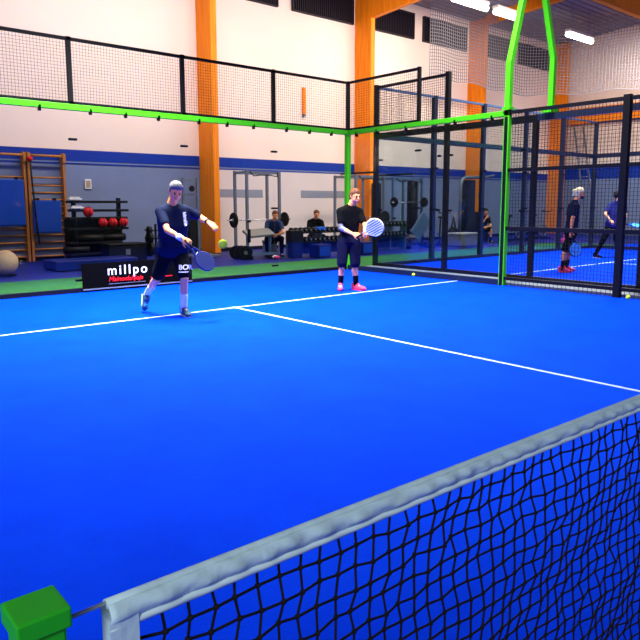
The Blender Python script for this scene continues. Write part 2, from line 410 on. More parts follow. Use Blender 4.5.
for y0 in (-2, 0): MB().box(-.05, .05, y0-.05, y0+.05, 0, 4.02).build('post', NF, t)
MB().box(-.03, .03, -2, 1.93, 3.97, 4.02).build('top_rail', NF, t)
MB().box(-.04, .04, -2, 1.93, 2.88, 3.0).build('beam', NF, t)
MB().box(-.04, .04, -2, 1.93, .0, .1).build('sill', NF, t)
# neighbour side fence: open frame, posts and rails only near y<6
t = thing('neighbour_side_fence', 'dark frame of posts and rails just behind the black mesh fence', 'fence', (NX, 3, 0))
for y0 in (-.95, 1.0, ):
    MB().box(-.04, .04, y0-.04, y0+.04, 0, 2.9).build('post', BL, t)
MB().box(-.04, .04, -3, 2.95, 2.9, 3.0).build('rail', NF, t)
MB().box(-.04, .04, -3, 2.95, .03, .1).build('rail', NF, t)

# green arms joined above the gap between courts
a = thing('floodlight_arm', 'left lime green angled arm rising from the green beam', 'post', (10, 6, 3.03))
MB().bar((0, 0, 0), (0, 0, .78), .105, .09, (0, 1, 0)).build('upright', GR, a, bev=.006)
MB().bar((0, 0, .74), (.43, -.02, 2.3), .105, .09, (0, 1, 0)).bar((.43, -.02, 2.3), (.45, -.02, 3.1), .105, .09, (0, 1, 0)).build('sloped_arm', GR, a, bev=.006)
MB().tube([(.065+.035*math.sin(q*PI/5), 0, .36+.035*math.cos(q*PI/5)) for q in range(10)], .006, 6, True).build('cable_ring', M_['clip'], a)
MB().box(-.08, .08, -.07, .07, -.02, .03).build('base_plate', GR, a)
a = thing('floodlight_arm', 'right lime green angled arm bolted on the dark neighbouring frame', 'post', (NX, 5.72, 3.095))
MB().bar((0, 0, 0), (.01, 0, .86), .09, .09, (0, 1, 0)).build('upright', GR, a, bev=.006)
MB().bar((.01, 0, .84), (-.26, .1, 2.1), .09, .09, (0, 1, 0)).bar((-.26, .1, 2.1), (-.36, .2, 3.1), .09, .09, (0, 1, 0)).build('sloped_arm', GR, a, bev=.006)
MB().box(-.15, .1, -.09, .09, -.09, .02).build('base_plate', GR, a, bev=.005)

# hanging netting round the far end of the hall
path = []
x = 19.3
while x < 24.6: path.append((x, 15.6)); x += .12
for k in range(1, 33):
    q = k/33*PI/2; path.append((24.6+2.9*math.sin(q), 12.7+2.9*math.cos(q)))
y = 12.7
while y > 3: path.append((27.5, y)); y -= .12
nb = MB()
def dz(i): return .05*math.sin(i*.35)+.04*math.sin(i*.11)
for i, (x, y) in enumerate(path):
    nb.bar((x, y, 6.02+dz(i)), (x, y, 9.1), .018)
for j in range(26):
    for i in range(len(path)-1):
        f = 1-j/26
        nb.bar((*path[i], 6.02+j*.12+dz(i)*f), (*path[i+1], 6.02+j*.12+dz(i+1)*f), .018 if j else .03)
tag(nb.build('hanging_net', M_['curtain']), 'pale square mesh safety netting hanging high around the far right corner', 'netting')

# ================================================================ NET
NP = thing('net_post', 'lime green square net post with cap in the bottom left corner', 'post', (.14, 0, 0))
MB().box(-.026, .026, -.026, .026, 0, .932).build('upright', M_['postgreen'], NP, bev=.004)
MB().box(-.031, .031, -.031, .031, .932, .958).build('cap', M_['postgreen'], NP, bev=.003)
MB().box(-.10, .10, -.10, .10, 0, .012).build('base_plate', M_['postgreen'], NP)
N = thing('tennis_net', 'black padel net with pale blue grey canvas top band across the foreground', 'net', (5, 0, 0))
X0, X1 = .223-5, 9.76-5
def topz(x):   # sag
    u = x+5; return .9285-.068*(1-abs(u-5)/5)
cord = MB()
nrow = 23; pit = .040
ncol = int((X1-X0)/pit)
def node(i, j):
    x = X0+.03+i*pit; r = random.Random(i*977+j)
    zt = topz(x)-.032
    s = 1.0+.002
    near = 1 if x < -1 else .3
    return Vector((x+(r.random()-.5)*.010*near+.006*math.sin(j*.7+i*.15), (r.random()-.5)*.012*near+.004*math.sin(j*.5+i*.31), zt-j*(zt-.02)/nrow+(r.random()-.5)*.007*near))
for i in range(ncol):
    P = [node(i, j) for j in range(nrow+1)]
    x = P[0].x
    if x < -1.2: cord.tube(P, .0024, 5)
    else:
        for a_, b_ in zip(P[::1], P[1:]): cord.bar(a_, b_, .0044)
for j in range(1, nrow+1):
    P = [node(i, j) for i in range(ncol)]
    k = [q for q in P if q.x < -1.2]
    cord.tube(k, .0024, 5)
    rest = P[len(k)-1:]
    for a_, b_ in zip(rest, rest[1:]): cord.bar(a_, b_, .0044)
for i in range(ncol):
    for j in range(1, nrow+1):
        q = node(i, j)
        if q.x < -1.5: cord.sph(q, .0052, 1)
cord.build('net_mesh', M_['netcord'], N)
def band(name, h0, h1, off, mm, wr, side=1):
    b = MB(); n = 900; rows = 9; V = []
    for i in range(n+1):
        x = X0+(X1-X0)*i/n; col = []
        for j in range(rows+1):
            f = j/rows; z = topz(x)-h0-(h1-h0)*f
            wv = wr*(abs(math.sin(x*22+f*1.3+2.2*math.sin(x*7)))**.5*.7+math.sin(x*95-f*3+2.5*math.sin(x*11))*.45)*math.sin(PI*min(1, f*.95+.05))
            col.append(b.b.verts.new((x, -side*(off+wv+.004*math.sin(PI*f)), z)))
        V.append(col)
    for i in range(n):
        for j in range(rows): b.b.faces.new((V[i][j], V[i+1][j], V[i+1][j+1], V[i][j+1]))
    o = b.build(name, mm, N, True)
    s = o.modifiers.new('solid', 'SOLIDIFY'); s.thickness = .0015; s.offset = 0
    return o
band('top_band', 0, .029, .007, M_['canvas'], .0065)
band('top_band', 0, .029, .007, M_['canvas'], .0065, -1)
band('band_hem', .026, .040, .006, M_['canvas2'], .0018)
band('band_hem', .026, .040, .006, M_['canvas2'], .0018, -1)
tp = MB(); n = 200
tp.tube([(X0+(X1-X0)*i/n, 0, topz(X0+(X1-X0)*i/n)-.002) for i in range(n+1)], .0068, 8)
tp.build('band_fold', M_['canvas'], N, True)
MB().box(X0-.001, X0+.038, -.012, .012, .03, topz(X0)-.02).build('end_tape', M_['canvas'], N)
MB().box(X1-.04, X1, -.012, .012, .03, topz(X1)-.02).build('end_tape', M_['canvas'], N)
MB().tube([(.172-5, .0, .925), (X0+.01, 0, topz(X0))], .0028, 8).build('steel_cord', M_['steel'], N, True)
MB().tube([(X1-.01, 0, topz(X1)), (9.82-5, 0, .925)], .0028, 8).build('steel_cord', M_['steel'], N, True)
P2 = dup(NP, (9.86, 0, 0), 0, 'lime green net post at the far end of the net outside the frame')
#@GYM
# ================================================================ GYM BEHIND THE GLASS
def B(*a, name=None, m=None, t=None, bev=0): return MB().box(*a).build(name, m, t, bev=bev)
# wall bars
def wall_bars(x, label):
    t = thing('wall_bars', label, 'wall bars', (x, 16.9, 0), 0, 'wooden wall bars')
    for sx in (-.44, .44):
        B(sx-.03, sx+.03, -.14, .08, 0, 2.74, name='upright', m=M_['ply'], t=t, bev=.006)
    for z in (.12, .3, .48, .66, .84, 1.02, 1.2, 1.38, 1.56, 1.74, 1.92, 2.12, 2.66):
        o = MB().tube([(-.44, -.05 if z < 2.5 else -.16, z), (.44, -.05 if z < 2.5 else -.16, z)], .022 if z < 2.5 else .032, 8).build('rung', M_['ply'], t, True)
    for sx in (-.44, .44): B(sx-.035, sx+.035, -.2, -.1, 2.5, 2.72, name='bracket', m=M_['ply'], t=t)
wall_bars(4.88, 'wooden wall bars at the left edge of the picture, behind large blue mat')
wall_bars(5.86, 'wooden wall bars nearest the black storage rack, behind smaller blue mat')
def mat_obj(x0, x1, z0, z1, y, label):
    t = thing('gym_mat', label, 'mat', ((x0+x1)/2, y, z0), 0, 'blue mats hanging on the wall bars'); h = (x1-x0)/2; H = z1-z0
    B(-h, h, -.04, .04, 0, H, name='cushion', m=M_['matblue'], t=t, bev=.03)
    for sx in (-h*.6, h*.6): B(sx-.03, sx+.03, -.045, .1, H-.01, H+.05, name='hanging_strap', m=M_['dark'], t=t)
mat_obj(4.42, 5.24, .92, 2.06, 16.66, 'large blue gym mat hanging on the left wall bars')
mat_obj(5.42, 6.12, .72, 1.55, 16.66, 'small blue gym mat hanging on the right wall bars')
t = thing('resistance_band', 'black hanging strap with red ring on the wall bars', 'strap', (5.42, 16.62, 2.56))
MB().tube([(0, 0, 0), (.02, 0, -.6), (.07, -.02, -1.6), (.1, -.03, -2.1)], .022, 6).build('strap', M_['dark'], t, True)
MB().sph((0, 0, 0), .07, 2).build('red_ring', M_['red'], t, True)
# storage rack with flat shelves
t = thing('storage_rack', 'black multi-tier storage rack holding red balls against slate wall', 'rack', (6.62, 15.5, 0))
for sx in (-.6, .55): 
    B(sx-.04, sx+.04, -.05, .05, 0, 1.6, name='upright', m=M_['dark'], t=t)
    B(sx-.05, sx+.05, -.35, .35, 0, .06, name='foot', m=M_['dark'], t=t)
for z, a, b in ((1.5, -.72, .72), (1.29, -.68, .74), (1.1, -.74, .7), (.84, -.78, .72), (.5, -.8, .5), (.22, -.8, .4)):
    B(a, b, -.2, .2, z-.03, z+.03, name='shelf', m=M_['dark'], t=t, bev=.01)
B(-.78, .7, .16, .2, .1, 1.1, name='back_panel', m=M_['dark'], t=t)
for x, z, r, d in ((6.3, 1.255, .12, 'red ball alone on the middle shelf of the black rack'), (6.66, .99, .115, 'red ball leftmost in the low row of three'),
                   (6.92, .99, .115, 'red ball in the middle of the low row'), (7.2, .99, .115, 'red ball rightmost in the low row of three')):
    t = thing('medicine_ball', d, 'ball', (x, 15.3, z-r), 0, 'red medicine balls on the storage rack')
    MB().sph((0, 0, r), r, 3).build('shell', M_['red'], t, True)
    MB().tube([(r*1.005*math.cos(q*PI/12), 0, r+r*1.005*math.sin(q*PI/12)) for q in range(24)], .008, 5, True).tube([(0, r*1.005*math.cos(q*PI/12), r+r*1.005*math.sin(q*PI/12)) for q in range(24)], .008, 5, True).build('seam', M_['dark'], t)
for k, (x, z) in enumerate(((6.02, 1.535), (6.06, 1.325))):
    t = thing('folded_towel', ['white folded towel on the top shelf of the black rack', 'white folded towel on the second shelf of the black rack'][k], 'towel', (x, 15.42, z))
    B(-.16, .16, -.1, .1, 0, .05, name='cloth', m=M_['white'], t=t, bev=.02); B(-.14, .12, -.09, .09, .05, .085, name='cloth_fold', m=M_['white'], t=t, bev=.015)
for k in range(3):
    t = thing('foam_roller', ['black foam roller lying under the red balls', 'black foam roller low in the rack behind', 'black foam roller left on low shelf of rack'][k], 'roller', ((6.95, 6.35, 6.0)[k], (15.38, 15.35, 15.38)[k], (.62, .62, .34)[k]))
    MB().tube([(-.3, 0, 0), (.3, 0, 0)], .09, 20).build('roll', M_['rubber'], t, True); MB().disc((-.302, 0, 0), (1, 0, 0), .05, .01).build('hole', M_['dark'], t)
t = thing('plyo_box', 'low black padded box with pale mark right of the storage rack', 'box', (6.95, 14.8, 0))
B(-.48, .5, -.25, .25, 0, .44, name='body', m=M_['dark'], t=t, bev=.02); B(-.06, .06, -.253, -.25, .22, .36, name='mark', m=M_['grey'], t=t)
B(-.5, .52, -.27, .27, .44, .5, name='top', m=M_['rubber'], t=t, bev=.02)
# tan ball and ring modelled in place of a reflection in the glass
t = thing('glass_reflection_ball', 'tan ball standing for a glass reflection at the left picture edge', 'ball', (3.86, 13.6, 0))
MB().sph((0, 0, .27), .25, 3).build('shell', M_['tan'], t, True)
MB().disc((0, 0, .02), (0, 0, 1), .2, .04).build('base_ring', M_['dark'], t)
# low blue bench left
t = thing('low_platform', 'low blue platform on the gym floor below the storage rack', 'platform', (5.9, 14.1, 0))
B(-1.0, .9, -.4, .4, .02, .22, name='deck', m=M_['bluebox'], t=t, bev=.02); B(-.95, .85, -.45, .45, 0, .02, name='base', m=M_['dark'], t=t)
# weight tree
t = thing('weight_tree', 'small black weight plate tree between black box and throwing player', 'weight tree', (7.72, 14.6, 0))
MB().tube([(0, 0, 0), (0, 0, .95)], .03, 8).build('pole', M_['dark'], t)
MB().box(-.3, .3, -.04, .04, 0, .05).build('foot', M_['dark'], t); MB().box(-.04, .04, -.3, .3, 0, .05).build('foot', M_['dark'], t)
for z, sx, r in ((.78, -1, .1), (.78, 1, .08), (.58, -1, .16), (.58, 1, .15), (.32, -1, .2), (.32, 1, .2)):
    a = MB().tube([(0, 0, z), (sx*.3, 0, z+.03)], .018, 6).build('peg', M_['dark'], t)
    MB().disc((sx*.17, 0, z+.02), (1, 0, .1*sx), r, .09).build('weight_plate', M_['rubber'], a)
# cable frame behind player
t = thing('cable_machine', 'tall pale grey cable machine left of the first orange column', 'gym machine', (9.28, 15.5, 0))
for sx in (-.24, .2): B(sx-.03, sx+.03, -.04, .04, 0, 2.15, name='upright', m=M_['grey'], t=t)
for z in (2.08, 1.7, 1.3): B(-.24, .2, -.03, .03, z-.03, z+.03, name='crossbar', m=M_['grey'], t=t)
MB().box(-.14, .12, -.1, .02, .12, 1.1).build('weight_stack', M_['rubber'], t, bev=.01)
B(-.3, .6, -.5, .3, 0, .06, name='base', m=M_['grey'], t=t)
MB().disc((-.02, -.08, 1.86), (0, 1, 0), .08, .04).build('pulley', M_['rubber'], t)
# power racks
def rack(x, y, label, wdt=1.14, dp=.95, h=2.38, mm=None, pul=True):
    mm = mm or M_['grey']
    t = thing('power_rack', label, 'squat rack', (x, y, 0), 0, 'grey power racks along the wall')
    for sx in (-wdt/2, wdt/2):
        for sy in (0, dp):
            p = B(sx-.035, sx+.035, sy-.035, sy+.035, 0, h, name='upright', m=mm, t=t)
        B(sx-.03, sx+.03, 0, dp, h-.08, h-.02, name='top_rail', m=mm, t=t)
        B(sx-.03, sx+.03, 0, dp, .04, .1, name='foot_rail', m=mm, t=t)
        B(sx-.02, sx+.05, -.12, -.03, .93, .98, name='bar_hook', m=M_['dark'], t=t)
    for sy in (0, dp): B(-wdt/2, wdt/2, sy-.03, sy+.03, h-.09, h-.02, name='crossbar', m=mm, t=t)
    if pul:
        MB().tube([(-wdt*.42, -.04, h-.04), (-wdt*.36, -.12, h-.16), (-wdt*.15, -.12, h-.13), (wdt*.15, -.12, h-.13), (wdt*.36, -.12, h-.16), (wdt*.42, -.04, h-.04)], .016, 6).build('pull_up_bar', M_['dark'], t, True)
    return t
rack(11.25, 14.85, 'grey power rack between first orange column and the bent over man', 1.14, .6)
rack(15.6, 14.9, 'grey power rack directly behind the player in black', 1.3, 1.0)
rack(17.55, 15.0, 'blue grey power rack seen through tinted glass right of the player in black', 1.5, .9, 2.35, M_['bluegrey'])
def barbell(x, y, z, L, label, r=.21, plates=(1, 1)):
    t = thing('barbell', label, 'barbell', (x, y, z), 0, 'barbells on the power racks')
    MB().tube([(-L/2, 0, 0), (L/2, 0, 0)], .014, 8).build('bar', M_['chrome'], t, True)
    for s_, k in ((-1, plates[0]), (1, plates[1])):
        for q in range(k):
            p = MB().disc((s_*(L/2-.22-.05*q), 0, 0), (1, 0, 0), r-.03*q, .045, 28).build('weight_plate', M_['rubber'], t)
            MB().disc((s_*(L/2-.19-.05*q), 0, 0), (1, 0, 0), .045, .02, 16).build('hub', M_['grey'], p)
barbell(11.02, 14.72, 1.0, 2.2, 'barbell with black plates racked between first orange column and bent man')
barbell(15.3, 14.77, 1.0, 2.2, 'barbell racked behind the player in black')
barbell(17.5, 14.87, 1.5, 2.0, 'barbell racked high behind the tinted glass', .17, (2, 2))
# incline bench with small plates
t = thing('weight_bench', 'flat grey padded weight bench in front of the bent over man', 'bench', (10.25, 13.7, 0))
b = MB(); b.bar((-.42, 0, .66), (.42, 0, .7), .36, .07, (0, -.5, 1)); b.build('backrest', M_['greyvinyl'], t, bev=.02)
B(-.50, -.43, -.26, -.18, .45, .8, name='pad_edge', m=M_['dark'], t=t, bev=.02)
B(-.4, .45, -.22, -.16, .1, .16, name='frame_rail', m=M_['bluegrey'], t=t); B(-.4, .45, .16, .22, .1, .16, name='frame_rail', m=M_['bluegrey'], t=t)
for sx in (-.36, .36):
    B(sx-.03, sx+.03, -.2, .2, 0, .1, name='foot', m=M_['rubber'], t=t); B(sx-.03, sx+.03, -.03, .03, .1, .66, name='leg', m=M_['bluegrey'], t=t)
for k in range(3):
    t = thing('weight_plate', ['black weight plate leaning on the bench, front', 'black weight plate leaning on the bench, middle one', 'black weight plate leaning on the bench, rearmost'][k], 'weight plate', (9.68-.05*k, 13.5+.13*k, 0), 0, 'plates leaning on the bench')
    MB().disc((0, 0, .19), (.25+.1*k, 1, .1), .19, .045).build('disc', M_['rubber'], t); MB().disc((-.01, -.02, .19), (.25, 1, .1), .05, .06, 14).build('hub', M_['grey'], t)
t = thing('shoe_pair', 'pink and white gym shoes on floor under the bench', 'shoes', (10.5, 13.25, 0))
MB().sph((0, 0, .05), .05, 2, (2, 1, .9)).build('shoe', M_['pink'], t, True); MB().sph((.05, .14, .05), .05, 2, (2, 1, .9)).build('shoe', M_['white'], t, True)
# dumbbell racks with dumbbells
ORD = 'first second third fourth fifth sixth seventh eighth ninth tenth eleventh twelfth thirteenth fourteenth'.split()
def dumbbell_proto():
    t = thing('dumbbell', 'x', 'dumbbell', (0, 0, -5), 0, 'dumbbells on the rack')
    MB().tube([(0, -.1, 0), (0, .1, 0)], .015, 6).build('handle', M_['chrome'], t, True)
    for s_ in (-1, 1):
        h = MB().disc((0, s_*.11, 0), (0, 1, 0), .065, .08, 14).build('weight_head', M_['rubber'], t)
        MB().disc((0, s_*.153, 0), (0, 1, 0), .03, .006, 10).build('end_cap', M_['grey'], h)
    return t
DB = dumbbell_proto(); firstdb = True
def dumbbell_rack(x, y, L, label, rows, where, group):
    t = thing('dumbbell_rack', label, 'dumbbell rack', (x, y, 0), 0)
    for sx in (-L/2+.05, 0, L/2-.05):
        B(sx-.03, sx+.03, -.03, .2, 0, rows[0]-.02, name='leg', m=M_['bluegrey'], t=t)
    for z in rows: B(-L/2, L/2, -.14, .16, z-.1, z-.065, name='shelf', m=M_['dark'], t=t)
    MB().box(-L/2, L/2, .02, .05, .08, .42).build('panel', M_['bluebox'], t)
    global firstdb
    for ri, z in enumerate(rows):
        n = int((L-.1)/.165)
        for k in range(n):
            lab = 'black dumbbell, %s from left on %s row %s' % (ORD[k], ['top', 'lower', 'bottom'][ri], where)
            loc = (x-L/2+.14+k*.165, y, z)
            if firstdb:
                DB.location = loc; DB['label'] = lab; DB['group'] = group % ['top', 'lower', 'bottom'][ri]; firstdb = False
            else: dup(DB, loc, 0, lab, group % ['top', 'lower', 'bottom'][ri])
dumbbell_rack(12.15, 13.4, 2.2, 'long two tier dumbbell rack in front of the seated man in black', (.74, .48), 'before the seated man', 'dumbbells on the %s row before the seated man')
dumbbell_rack(15.3, 13.7, 1.5, 'two tier dumbbell rack seen between player and tinted glass', (.84, .52), 'behind tinted glass', 'dumbbells on the %s row behind glass')
for q, k in enumerate((3, 4)):
    t = thing('dumbbell', ['bright blue dumbbell left of its twin on top of rack', 'bright blue dumbbell right of its twin on top of rack'][q], 'dumbbell', (11.42+k*.165, 13.22, .77), 0)
    MB().tube([(0, -.06, 0), (0, .06, 0)], .015, 6).build('handle', M_['chrome'], t, True)
    for s_ in (-1, 1): MB().disc((0, s_*.06, 0), (0, 1, 0), .05, .05, 12).build('weight_head', M_['blueplastic'], t)
t = thing('monitor_box', 'flat black box at the left end of the dumbbell rack', 'box', (11.12, 13.25, 0))
B(-.22, .2, -.12, .1, .42, .74, name='case', m=M_['dark'], t=t, bev=.01); B(-.18, .16, -.12, .1, 0, .42, name='stand', m=M_['bluebox'], t=t)
for k, (x, y, w_, d) in enumerate(((11.75, 12.95, .45, 'low blue plyo box left of the blue bench on gym floor'), (13.5, 13.0, .55, 'low blue plyo box behind legs of player in black'))):
    t = thing('plyo_box', d, 'box', (x, y, 0)); B(-w_/2, w_/2, -.2, .2, 0, .36, name='body', m=M_['bluebox'], t=t, bev=.02); B(-w_/2+.04, w_/2-.04, -.205, -.2, .05, .3, name='front_panel', m=M_['matblue'], t=t)
# dark columns / punch bag
t = thing('punching_bag', 'tall black punching bag hanging left of the tinted glass rack', 'punching bag', (16.2, 15.2, 0))
MB().tube([(0, 0, .75), (0, 0, .8), (0, 0, 2.1), (0, 0, 2.15)], [.14, .17, .17, .12], 20).build('bag', M_['dark'], t, True); MB().tube([(0, 0, 2.15), (0, 0, 2.5)], .02, 6).build('chain', M_['grey'], t)
MB().bar((0, 0, 2.5), (0, 1.74, 2.5), .06, .06).build('wall_bracket', M_['dark'], t)
t = thing('punching_bag', 'tall black punching bag inside the rack behind tinted glass', 'punching bag', (18.15, 15.3, 0))
MB().tube([(0, 0, .35), (0, 0, .4), (0, 0, 2.2), (0, 0, 2.25)], [.17, .2, .2, .15], 20).build('bag', M_['dark'], t, True); MB().tube([(0, 0, 2.25), (0, 0, 2.5)], .02, 6).build('chain', M_['grey'], t)
MB().bar((0, 0, 2.5), (0, 1.64, 2.5), .06, .06).build('wall_bracket', M_['dark'], t)
t = thing('weight_bench', 'incline bench with grey pad tilted up behind tinted glass', 'bench', (16.8, 13.75, 0))
b = MB(); b.bar((-.3, 0, .38), (.3, 0, 1.0), .5, .08, (0, 1, 0)); b.build('backrest', M_['bluegrey'], t, bev=.01)
b = MB(); b.bar((-.7, 0, .42), (-.32, 0, .38), .3, .08); b.build('seat', M_['greyvinyl'], t)
B(-.75, .35, -.04, .04, .1, .18, name='frame_rail', m=M_['dark'], t=t)
for sx in (-.7, .3): B(sx-.04, sx+.04, -.25, .25, 0, .1, name='foot', m=M_['dark'], t=t)
MB().bar((.1, 0, .15), (.15, 0, .75), .05).build('support', M_['dark'], t); MB().bar((-.5, 0, .15), (-.5, 0, .38), .05).build('support', M_['dark'], t)
# exercise bikes
def bike(x, y, rz, label):
    t = thing('exercise_bike', label, 'exercise bike', (x, y, 0), rz, 'exercise bikes')
    MB().bar((-.5, 0, .06), (.5, 0, .06), .08).build('base', M_['dark'], t)
    for sx in (-.5, .5): MB().bar((sx, -.25, .04), (sx, .25, .04), .07).build('foot', M_['dark'], t)
    wl = MB().disc((.32, 0, .34), (0, 1, 0), .25, .05, 28, hole=.2).build('flywheel', M_['grey'], t)
    s_ = MB()
    for k in range(6): s_.bar((.32, 0, .34), (.32+.22*math.cos(k*PI/3), 0, .34+.22*math.sin(k*PI/3)), .02)
    s_.build('spokes', M_['grey'], wl)
    MB().tube([(-.4, 0, .08), (-.22, 0, .95)], .03, 8).build('seat_post', M_['dark'], t)
    MB().sph((-.22, 0, .98), .1, 2, (1.4, 1, .45)).build('seat', M_['rubber'], t, True)
    MB().tube([(.32, 0, .3), (.42, 0, 1.1)], .03, 8).tube([(-.3, 0, .5), (.36, 0, .6)], .035, 8).build('frame', M_['grey'], t)
    MB().tube([(.62, -.2, 1.2), (.42, -.2, 1.12), (.42, .2, 1.12), (.62, .2, 1.2)], .018, 6).build('handlebar', M_['rubber'], t)
    for s2 in (-1, 1): MB().box(-.06, .06, s2*.12-.04, s2*.12+.04, .25+s2*.12, .28+s2*.12).build('pedal', M_['rubber'], t)
bike(18.45, 14.2, .5, 'black exercise bike left of the pale box, seen through tinted glass')
bike(22.6, 14.0, -.3, 'exercise bike with big pale wheel behind the green end post')
bike(24.6, 14.2, -.2, 'exercise bike behind the mesh fence beside the seated machine')
t = thing('storage_box', 'pale grey open box on the gym floor left of the arch machine', 'box', (18.75, 13.5, 0))
B(-.5, .5, -.3, .3, 0, .42, name='body', m=M_['greyvinyl'], t=t, bev=.03); B(-.52, .52, -.32, .32, .4, .45, name='rim', m=M_['lamphouse'], t=t, bev=.01)
t = thing('gym_bag', 'black pointed gym bag standing beside the pale box', 'bag', (20.0, 14.9, 0))
MB().sph((0, 0, .3), .3, 2, (1, .7, 1)).build('body', M_['dark'], t, True); MB().tube([(-.12, 0, .55), (0, 0, .95), (.12, 0, .55)], .03, 6).build('strap', M_['dark'], t, True)
# arch machine
t = thing('chest_press_machine', 'grey arched gym machine around the seated man with bare legs', 'gym machine', (20.45, 14.3, 0))
MB().tube([(-.85, 0, .05), (-.85, 0, 2.1), (-.78, 0, 2.28), (-.6, 0, 2.38), (.6, 0, 2.42)], .06, 10).build('arch_frame', M_['grey'], t, True)
B(-.45, -.1, -.1, .3, .05, 2.3, name='weight_stack_cover', m=M_['navyframe'], t=t, bev=.02)
B(-.1, .75, .1, .2, .45, 1.15, name='backrest', m=M_['dark'], t=t, bev=.03); B(0, .6, -.25, .2, .42, .5, name='seat', m=M_['dark'], t=t, bev=.02)
B(.0, .6, -.2, .1, .02, .42, name='seat_base', m=M_['navyframe'], t=t)
MB().tube([(.6, 0, 2.42), (1.15, 0, 2.5)], .04, 8).build('lever', M_['grey'], t)
MB().tube([(.25+.1*math.cos(q*PI/8), -.05, 1.75+.14*math.sin(q*PI/8)) for q in range(16)], .014, 6, True).build('handle_ring', M_['grey'], t)
for k, (x, z) in enumerate(((21.4, .3), (21.75, .28))):
    t = thing('kettlebell', ['pink kettlebell on neighbouring court side, left of pair', 'pink kettlebell on neighbouring court side, right of pair'][k], 'kettlebell', (x, 11.2, .0))
    MB().sph((0, 0, .15), .15, 2).build('bell', M_['pink'], t, True); MB().tube([(-.09, 0, .26), (-.06, 0, .38), (.06, 0, .38), (.09, 0, .26)], .02, 6).build('handle', M_['pink'], t, True)
t = thing('ladder', 'thin dark leaning ladder against the right hand wall', 'ladder', (30.0, 15.3, 0))
for sy in (-.22, .22): MB().bar((-.5, sy-.9, 0), (.08, sy+.3, 5.0), .06).build('rail', M_['grey'], t)
for k in range(14):
    f = (k+.5)/14; MB().bar((-.5+.58*f, -1.12+1.2*f, 5*f), (-.5+.58*f, -.68+1.2*f, 5*f), .035).build('rung', M_['grey'], t)
# banner on the glass
t = thing('sign_board', 'black advertising board with white lettering millpo at the back glass', 'sign', (5.02, 9.93, 0))
B(-1.0, 1.02, -.012, .02, .03, .47, name='board', m=M_['signblack'], t=t)
B(-1.0, 1.02, -.02, -.012, .035, .055, name='edge_strip', m=M_['grey'], t=t)
Rx = Matrix.Rotation(PI/2, 4, 'X')
text_obj('lettering', 'millpo', .225, M_['white'], t, Matrix.Translation((-.585, -.018, .262)) @ Rx, bold=.0025, space=1.3)
text_obj('small_lettering', 'Mainoslahjoja', .115, M_['signred'], t, Matrix.Translation((-.57, -.018, .15)) @ Rx, bold=.001, shear=.3)
B(.2, .62, -.016, -.0125, .165, .178, name='red_line', m=M_['signred'], t=t)
B(-.57, .1, -.016, -.0125, .105, .112, name='grey_line', m=M_['grey'], t=t)
# balls
def ball(x, y, z, label):
    t = tag(MB().sph((0, 0, 0), .034, 3).build('padel_ball', M_['lime'], None, True), label, 'ball'); t.location = (x, y, z)
    MB().tube([(.0345*math.cos(q*PI/12)*math.cos(.45*math.sin(q*PI/6)), .0345*math.sin(q*PI/12)*math.cos(.45*math.sin(q*PI/6)), .0345*math.sin(.45*math.sin(q*PI/6))) for q in range(24)], .0012, 4, True).build('seam', M_['white'], t)
ball(9.9, 9.6, .034, 'lime ball on the floor at the foot of the side glass')
ball(9.93, 8.0, .034, 'lime ball on the floor by the dark glass seam further right')
ball(9.88, 3.72, .034, 'lime ball on the floor below the black mesh fence post')
ball(2.583, 3.42, 1.133, 'lime ball flying in front of the throwing player')
# ================================================================ PEOPLE
MT['skin'] = mat('skin', '#f09a60', .55, noise=.05, scale=30)
MT['skin2'] = mat('skin_dark', '#c08a6c', .55, noise=.05, scale=30)
MT['greyhair'] = mat('grey_hair', '#56565c', .8, noise=.5, scale=60, bump=.5)
MT['brownhair'] = mat('brown_hair', '#6a4028', .7, noise=.35, scale=60, bump=.5)
MT['darkhair'] = mat('dark_hair', '#1c1513', .7, noise=.3, scale=60, bump=.5)
MT['blondhair'] = mat('blond_hair', '#e6d8ac', .7, noise=.25, scale=60, bump=.5)
MT['navycloth'] = mat('navy_shirt', '#07122e', .9, spec=.1, noise=.15, scale=12, bump=.3)
MT['blackcloth'] = mat('black_cloth', '#040508', .9, spec=.1, noise=.15, scale=12, bump=.3)
MT['darkblue'] = mat('dark_blue_shorts', '#040624', .9, spec=.1, noise=.15, scale=12, bump=.3)
MT['bluecloth'] = mat('royal_blue_shirt', '#0c1660', .85, noise=.1, scale=12, bump=.3)
MT['tealshirt'] = mat('slate_blue_shirt', '#1e3058', .85, noise=.1, scale=12, bump=.3)
MT['whitecloth'] = mat('white_cloth', '#e6ecf2', .85, noise=.05, scale=20)
MT['eye'] = mat('eye', '#15100e', .2); MT['lip'] = mat('lip', '#a5604e', .6)
MT['shoeteal'] = mat('grey_teal_shoe', '#2c5462', .6, noise=.5, scale=30)
MT['teal'] = mat('teal_lace', '#4cc8d0', .6)
MT['shoered'] = mat('coral_shoe', '#f0405a', .6, noise=.1, scale=30)
MT['tattoo'] = mat('tattoo_ink', '#6a7076', .6, noise=.5, scale=40)
def V(*a): return Vector(a)
def lp(a, b, f): return a+(b-a)*f
